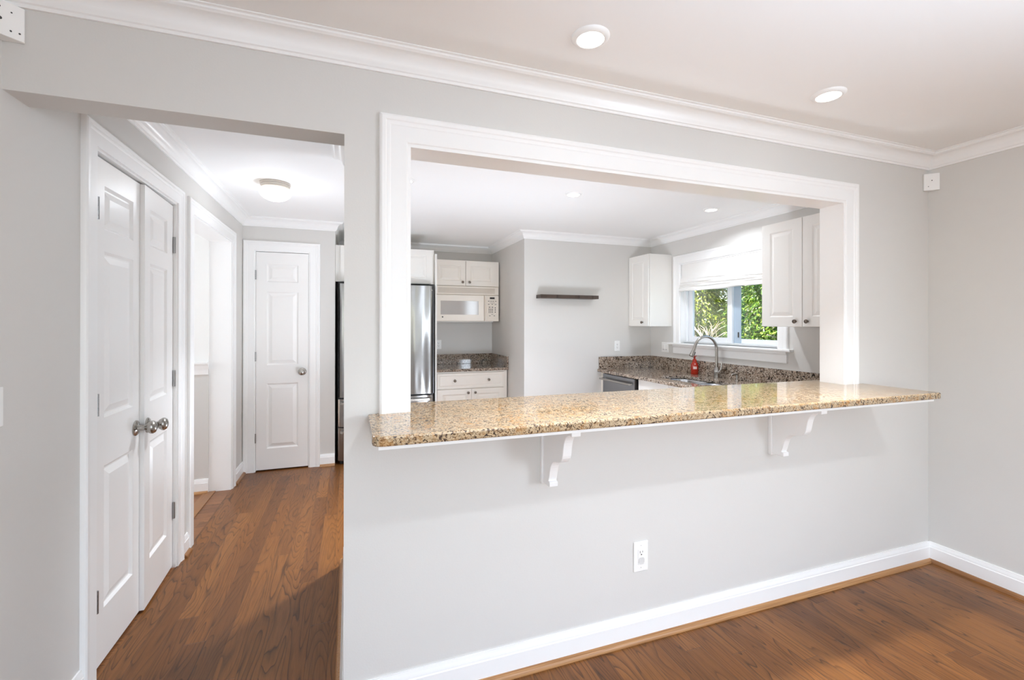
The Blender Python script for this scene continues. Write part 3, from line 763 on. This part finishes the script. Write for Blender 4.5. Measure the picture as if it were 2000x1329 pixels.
# faucet
fx, fy = 3.238, 1.690
fc = thing('faucet', (fx, fy, ZK), 'brushed nickel gooseneck faucet behind the kitchen sink', 'faucet')
obj('base', lathe(bmesh.new(), [(0, 0), (.027, 0), (.028, .006), (.027, .03), (.030, .050), (.030, .064), (.024, .082), (.0165, .094), (.0145, .10), (0, .10)], (fx, fy, ZK + .0005), n=28), M_NICK, fc, smooth=40)
R = .128; cx_ = fx - R; zt = 1.128
pts = [(fx, fy, ZK + .09), (fx, fy, 1.0), (fx, fy, zt)]
for i in range(1, 15):
    a = PI * i / 16; pts.append((cx_ + R * math.cos(a), fy, zt + R * math.sin(a)))
a = PI * 14.4 / 16; end = Vector((cx_ + R * math.cos(a), fy, zt + R * math.sin(a))); dr = Vector((-math.sin(a), 0, math.cos(a)))
pts.append(tuple(end))
obj('spout', tube(bmesh.new(), pts, .0128, 18), M_NICK, fc, smooth=60)
dr = Vector((-.42, 0, -.9)).normalized()
hp = [end + dr * d for d in (0, .02, .05, .085, .100, .102)]
sh = obj('spray_head', tube(bmesh.new(), hp, [.0135, .0145, .0165, .021, .0215, .018], 20), M_NICK, fc, smooth=50)
bp_ = end + dr * .07 + Vector((.019, -.006, -.004))
obj('spray_button', tube(bmesh.new(), [bp_ - dr * .014, bp_ + dr * .014], [.005, .005], 10), M_BLACK, sh, smooth=50)
obj('lever', tube(bmesh.new(), [(fx, fy - .018, ZK + .052), (fx + .002, fy - .040, ZK + .060), (fx + .004, fy - .052, ZK + .085), (fx + .004, fy - .056, ZK + .125), (fx + .004, fy - .056, ZK + .150)], [.019, .016, .010, .0065, .004], 14), M_NICK, fc, smooth=60)
# built-in soap pump
px_, py_ = 3.225, 1.440
sd = thing('soap_dispenser', (px_, py_, ZK), 'small nickel soap pump set into the worktop right of the faucet', 'soap dispenser')
obj('collar', lathe(bmesh.new(), [(0, 0), (.020, 0), (.020, .003), (.013, .008), (.0095, .012), (.0095, .052), (0, .052)], (px_, py_, ZK + .0005), n=20), M_NICK, sd, smooth=40)
obj('nozzle', tube(bmesh.new(), [(px_ + .006, py_, ZK + .060), (px_ - .02, py_, ZK + .062), (px_ - .055, py_, ZK + .058), (px_ - .062, py_, ZK + .050)], [.0105, .008, .006, .0055], 14), M_NICK, sd, smooth=50)
# soap bottle
bxx, byy = 3.246, 1.990
sb = thing('soap_bottle', (bxx, byy, ZK), 'red pump soap bottle standing against the splashback left of the faucet', 'bottle')
obj('bottle', lathe(bmesh.new(), [(0, 0), (.033, 0), (.0355, .004), (.0355, .070), (.0345, .095), (.028, .112), (.021, .122), (.019, .126), (0, .126)], (bxx, byy, ZK + .0005), n=28), M_RED, sb, smooth=40)
pm = obj('pump', lathe(bmesh.new(), [(0, .126), (.020, .126), (.020, .142), (.016, .150), (.0095, .154), (.0095, .174), (.015, .178), (.024, .181), (.024, .186), (0, .187)], (bxx, byy, ZK + .0005), n=24), M_RED, sb, smooth=40)
obj('spout', tube(bmesh.new(), [(bxx, byy, ZK + .182), (bxx - .026, byy - .010, ZK + .181), (bxx - .034, byy - .013, ZK + .176)], [.007, .006, .005], 10), M_RED, pm, smooth=50)
bm = bmesh.new()
for t0, t1, z0, z1 in ((-150, -95, .055, .080), (-128, -118, .098, .112)):
    p_ = [[bm.verts.new((bxx + (.0360 if z < .09 else .0345 - (z - .095) * .35) * math.cos(math.radians(t0 + (t1 - t0) * i / 6)), byy + (.0360 if z < .09 else .0345 - (z - .095) * .35) * math.sin(math.radians(t0 + (t1 - t0) * i / 6)), ZK + z)) for i in range(7)] for z in (z0, z1)]
    for i in range(6): bm.faces.new((p_[0][i], p_[0][i + 1], p_[1][i + 1], p_[1][i]))
lb = obj('paper_label', bm, M_LABEL, sb); lb.modifiers.new('thick', 'SOLIDIFY').thickness = .0004

# ------------------------------------------------------------------ appliances
# refrigerator: two curved doors over two drawers
fr = thing('refrigerator', (.35, 3.4, 0), 'stainless steel refrigerator with two lower drawers in the alcove', 'refrigerator')
obj('body', box(-.105, .815, 3.062, 3.80, .03, 1.745), M_FRIDGE, fr, bevel=.004)
def bowed(x0, x1, z0, z1, yf, yb, bow, nseg=14, r=.02):
    """a door skin: gently bowed front with rolled vertical edges"""
    pts = [(x0, yb)]
    for i in range(nseg + 1):
        t = i / nseg; e = min(t, 1 - t) * (x1 - x0)
        k = 0 if e >= r else (r - math.sqrt(max(0, r * r - (r - e) ** 2)))
        pts.append((x0 + (x1 - x0) * t, yf - bow * (1 - (2 * t - 1) ** 2) + k))
    pts.append((x1, yb))
    return prism(bmesh.new(), pts, lambda u, v, w: (u, v, w), z0, z1)
XM = .355
for (a, b, hx) in ((-.104, XM - .003, XM - .045), (XM + .003, .814, XM + .045)):
    d = obj('door', bowed(a, b, .655, 1.760, 3.004, 3.058, .012), M_STEEL, fr, smooth=30)
    obj('edge_trim', box(a - .0012 if a < 0 else b - .0008, a + .0008 if a < 0 else b + .0012, 3.010, 3.060, .655, 1.760), M_FRIDGE if a < 0 else M_STEEL2, d)
    bm = tube(bmesh.new(), [(hx, 2.998, .74), (hx, 2.955, .76), (hx, 2.945, .90), (hx, 2.945, 1.50), (hx, 2.955, 1.64), (hx, 2.998, 1.66)], .013, 14)
    obj('handle', bm, M_NICK, d, smooth=50)
    if a > 0:
        bm = bmesh.new()
        for q in (.765, .795): lathe(bm, [(0, 0), (.006, 0), (.006, .003), (0, .003)], (q, 3.0055, 1.715), (0, -1, 0), 14)
        obj('badge', bm, M_NICK, d)
obj('gasket', box(-.100, .810, 3.030, 3.0615, .640, .655), M_BLACK, fr)
for z0, z1, hz in ((.372, .638, .600), (.045, .362, .322)):
    d = obj('drawer', bowed(-.104, .814, z0, z1, 3.004, 3.058, .010, 24), M_STEEL, fr, smooth=30)
    bm = prism(bmesh.new(), [(-.088, 3.002), (-.060, 2.962), (.770, 2.962), (.798, 3.002), (.780, 3.004), (.758, 2.980), (-.048, 2.980), (-.070, 3.004)], lambda u, v, w: (u, v, w), hz - .014, hz + .014)
    obj('handle', bm, M_NICK, d, bevel=.004)
obj('toe_grille', box(-.09, .80, 3.075, 3.10, .0, .0295), M_BLACK, fr)
for q in (-.085, .795): obj('hinge_cover', box(q - .02, q + .02, 3.02, 3.10, 1.7605, 1.772), M_FRIDGE, fr, bevel=.003)

# microwave over the short worktop
mw = thing('microwave', (1.31, 3.75, 1.398), 'cream over-the-range style microwave under the wall cabinet', 'microwave')
X0, X1, YF = .930, 1.704, 3.580
obj('body', box(X0, X1, YF + .022, YA - .001, 1.402, 1.8135), M_APPL, mw, bevel=.003)
vg = obj('vent_grille', box(X0, X1, YF + .002, YF + .0215, 1.716, 1.8135), M_APPL, mw, bevel=.004)
bm = bmesh.new()
for i in range(7):
    z = 1.733 + i * .0095; bx(bm, X0 + .035, X1 - .05, YF - .0015, YF + .002, z, z + .0055)
obj('louvres', bm, M_LOUV, vg)
XD = 1.520
dr_ = obj('door', box(X0, XD, YF, YF + .0215, 1.400, 1.712), M_APPL, mw, bevel=.006)
obj('window', box(.995, 1.452, YF - .0012, YF + .001, 1.478, 1.640), M_MWGLASS, dr_, bevel=.0005)
obj('emblem', lathe(bmesh.new(), [(0, 0), (.0085, 0), (.0085, .002), (0, .002)], (1.018, YF, 1.450), (0, -1, 0), 20), M_DARK, dr_)
hp = []
for i in range(13):
    t = i / 12; hp.append((1.535 + .010 * math.sin(t * PI), YF - .006 - .022 * math.sin(t * PI), 1.412 + .290 * t))
obj('handle', tube(bmesh.new(), hp, .009, 12), M_APPL, dr_, smooth=50)
cp = obj('control_panel', box(XD + .003, X1, YF + .001, YF + .0215, 1.400, 1.712), M_APPL, mw, bevel=.004)
obj('display', box(1.592, 1.652, YF - .0008, YF + .002, 1.668, 1.690), M_BLACK, cp)
def key(x, z, w, h): obj('button', box(x - w / 2, x + w / 2, YF - .0004, YF + .0015, z - h / 2, z + h / 2), M_DARK, cp)
for x in (1.578, 1.607, 1.634, 1.666): key(x, 1.643, .018, .006)
key(1.622, 1.622, .060, .003)
for x in (1.578, 1.622, 1.664): key(x, 1.605, .020, .006)
for x in (1.589, 1.624): key(x, 1.570, .020, .008)
for z in (1.549, 1.536, 1.521, 1.506):
    for x in (1.584, 1.605, 1.626): key(x, z, .011, .008)
for z in (1.562, 1.538, 1.512): key(1.660, z, .011, .011)
key(1.622, 1.482, .026, .004)
for x in (1.592, 1.648): key(x, 1.467, .018, .006)
obj('underside', box(X0 + .02, X1 - .06, YF + .03, YA - .02, 1.388, 1.4015), M_GREY, mw, bevel=.003)

# dishwasher
dw = thing('dishwasher', (2.97, 2.4, 0), 'stainless dishwasher with bar handle under the window worktop', 'dishwasher')
obj('tub', box(2.66, XW - .06, 2.112, 2.704, .10, ZK - .034), M_BLACK, dw)
d = obj('door', box(2.625, 2.659, 2.114, 2.702, .105, ZK - .040), M_STEEL2, dw, bevel=.004)
obj('handle', tube(bmesh.new(), [(2.578, 2.135, .775), (2.578, 2.685, .775)], .0105, 16), M_NICK, d, smooth=40)
for y in (2.143, 2.677): obj('handle_post', box(2.572, 2.6245, y - .010, y + .010, .766, .784), M_NICK, d, bevel=.003)
obj('toe_kick', box(2.70, 2.72, 2.114, 2.702, 0, .099), M_BLACK, dw)

# floating shelf
tag(obj('floating_shelf', box(1.862, 2.543, 2.650, YK - .0005, 1.640, 1.677), M_SHELF, origin=(2.2, YK, 1.66), bevel=.002), 'dark brown wooden floating shelf on the kitchen wall', 'shelf')

# ------------------------------------------------------------------ trees beyond the window
def tree(name, cx, cy, rx, ry, z0, z1, nleaf, mat, label, seed, size=.075):
    rnd = random.Random(seed); r = thing(name, (cx, cy, -.6), label, 'tree', 'trees outside the kitchen window')
    bm = bmesh.new()
    for _ in range(nleaf):
        # leaves crowd the outer shell facing every way; drooping narrow blades
        th = rnd.uniform(0, 2 * PI); q = rnd.uniform(.55, 1.0) ** .5; zz = rnd.uniform(z0, z1)
        bulge = .75 + .25 * math.sin(zz * 5 + th * 3) + .12 * math.sin(zz * 11 + th * 7)
        p = Vector((cx + rx * q * bulge * math.cos(th), cy + ry * q * bulge * math.sin(th), zz + rnd.gauss(0, .03)))
        d = Vector((math.cos(th) * .7 + rnd.gauss(0, .5), math.sin(th) * .7 + rnd.gauss(0, .5), rnd.uniform(-1.1, .25))).normalized()
        s = d.cross(Vector((rnd.gauss(0, .4), rnd.gauss(0, .4), 1))).normalized(); L = size * rnd.uniform(.7, 1.4); w = L * .17
        nn = s.cross(d) * (L * .06)
        a = bm.verts.new(p); b1 = bm.verts.new(p + d * L * .45 + s * w + nn); b2 = bm.verts.new(p + d * L * .45 - s * w + nn); m_ = bm.verts.new(p + d * L * .5 - nn); e = bm.verts.new(p + d * L - nn * 1.5)
        bm.faces.new((a, b1, m_)); bm.faces.new((a, m_, b2)); bm.faces.new((b1, e, m_)); bm.faces.new((m_, e, b2))
    obj('foliage', bm, mat, r, keepn=True)
    bm = bmesh.new()
    tube(bm, [(cx, cy, -.6), (cx + .05, cy, z0), (cx, cy + .05, (z0 + z1) / 2), (cx, cy, z1 - .2)], [.09, .08, .05, .02], 8)
    for k in range(16):
        th = k * 2.4; zz = z0 + (z1 - z0) * (.15 + .75 * k / 16); L = rx * rnd.uniform(.6, .9)
        tube(bm, [(cx, cy, zz), (cx + .5 * L * math.cos(th), cy + .5 * L * math.sin(th), zz + .12), (cx + L * math.cos(th), cy + L * math.sin(th), zz + .2)], [.03, .018, .006], 6)
    obj('trunk', bm, M_BRANCH, r, smooth=60)
    return r
t1 = tree('leafy_tree', 6.3, 5.40, 1.10, .92, -.2, 3.4, 26000, M_LEAF, 'yellow green leafy tree with pale bare twigs outside, left of the window mullion', 3, .095)
tree('leafy_tree', 6.5, 3.42, 1.1, .90, -.2, 3.4, 26000, M_LEAF2, 'deep green leafy tree outside, right of the window mullion', 5, .095)
tree('leafy_tree', 9.6, 9.2, 1.4, 1.72, -.4, 5.0, 14000, M_LEAF2, 'darker tree farther back outside the window', 8, .17)
tree('leafy_tree', 9.8, 5.6, 1.4, 1.72, -.4, 5.0, 14000, M_LEAF, 'lighter tree farther back outside the window', 9, .17)
bm = bmesh.new(); rnd = random.Random(4); b0 = Vector((5.30, 4.02, 1.02))
tube(bm, [(6.2, 5.2, .3), (5.7, 4.6, .7), tuple(b0)], [.05, .035, .022], 8)
for k in range(9):
    th = -.9 + k * .62; d = Vector((rnd.uniform(-.15, .05), .5 * math.sin(th * 1.1) + .05, .32 + .1 * math.cos(k))) * rnd.uniform(.7, 1.1)
    m1 = b0 + d * .5 + Vector((0, rnd.uniform(-.04, .04), .02)); e1 = b0 + d
    tube(bm, [b0, m1, e1], [.011, .008, .003], 6)
    for q in (-1, 1):
        tube(bm, [m1, m1 + d * .25 + Vector((0, q * .07, .02)), m1 + d * .45 + Vector((0, q * .16, .01))], [.006, .004, .002], 5)
obj('branch', bm, M_BRANCH, t1, smooth=60)
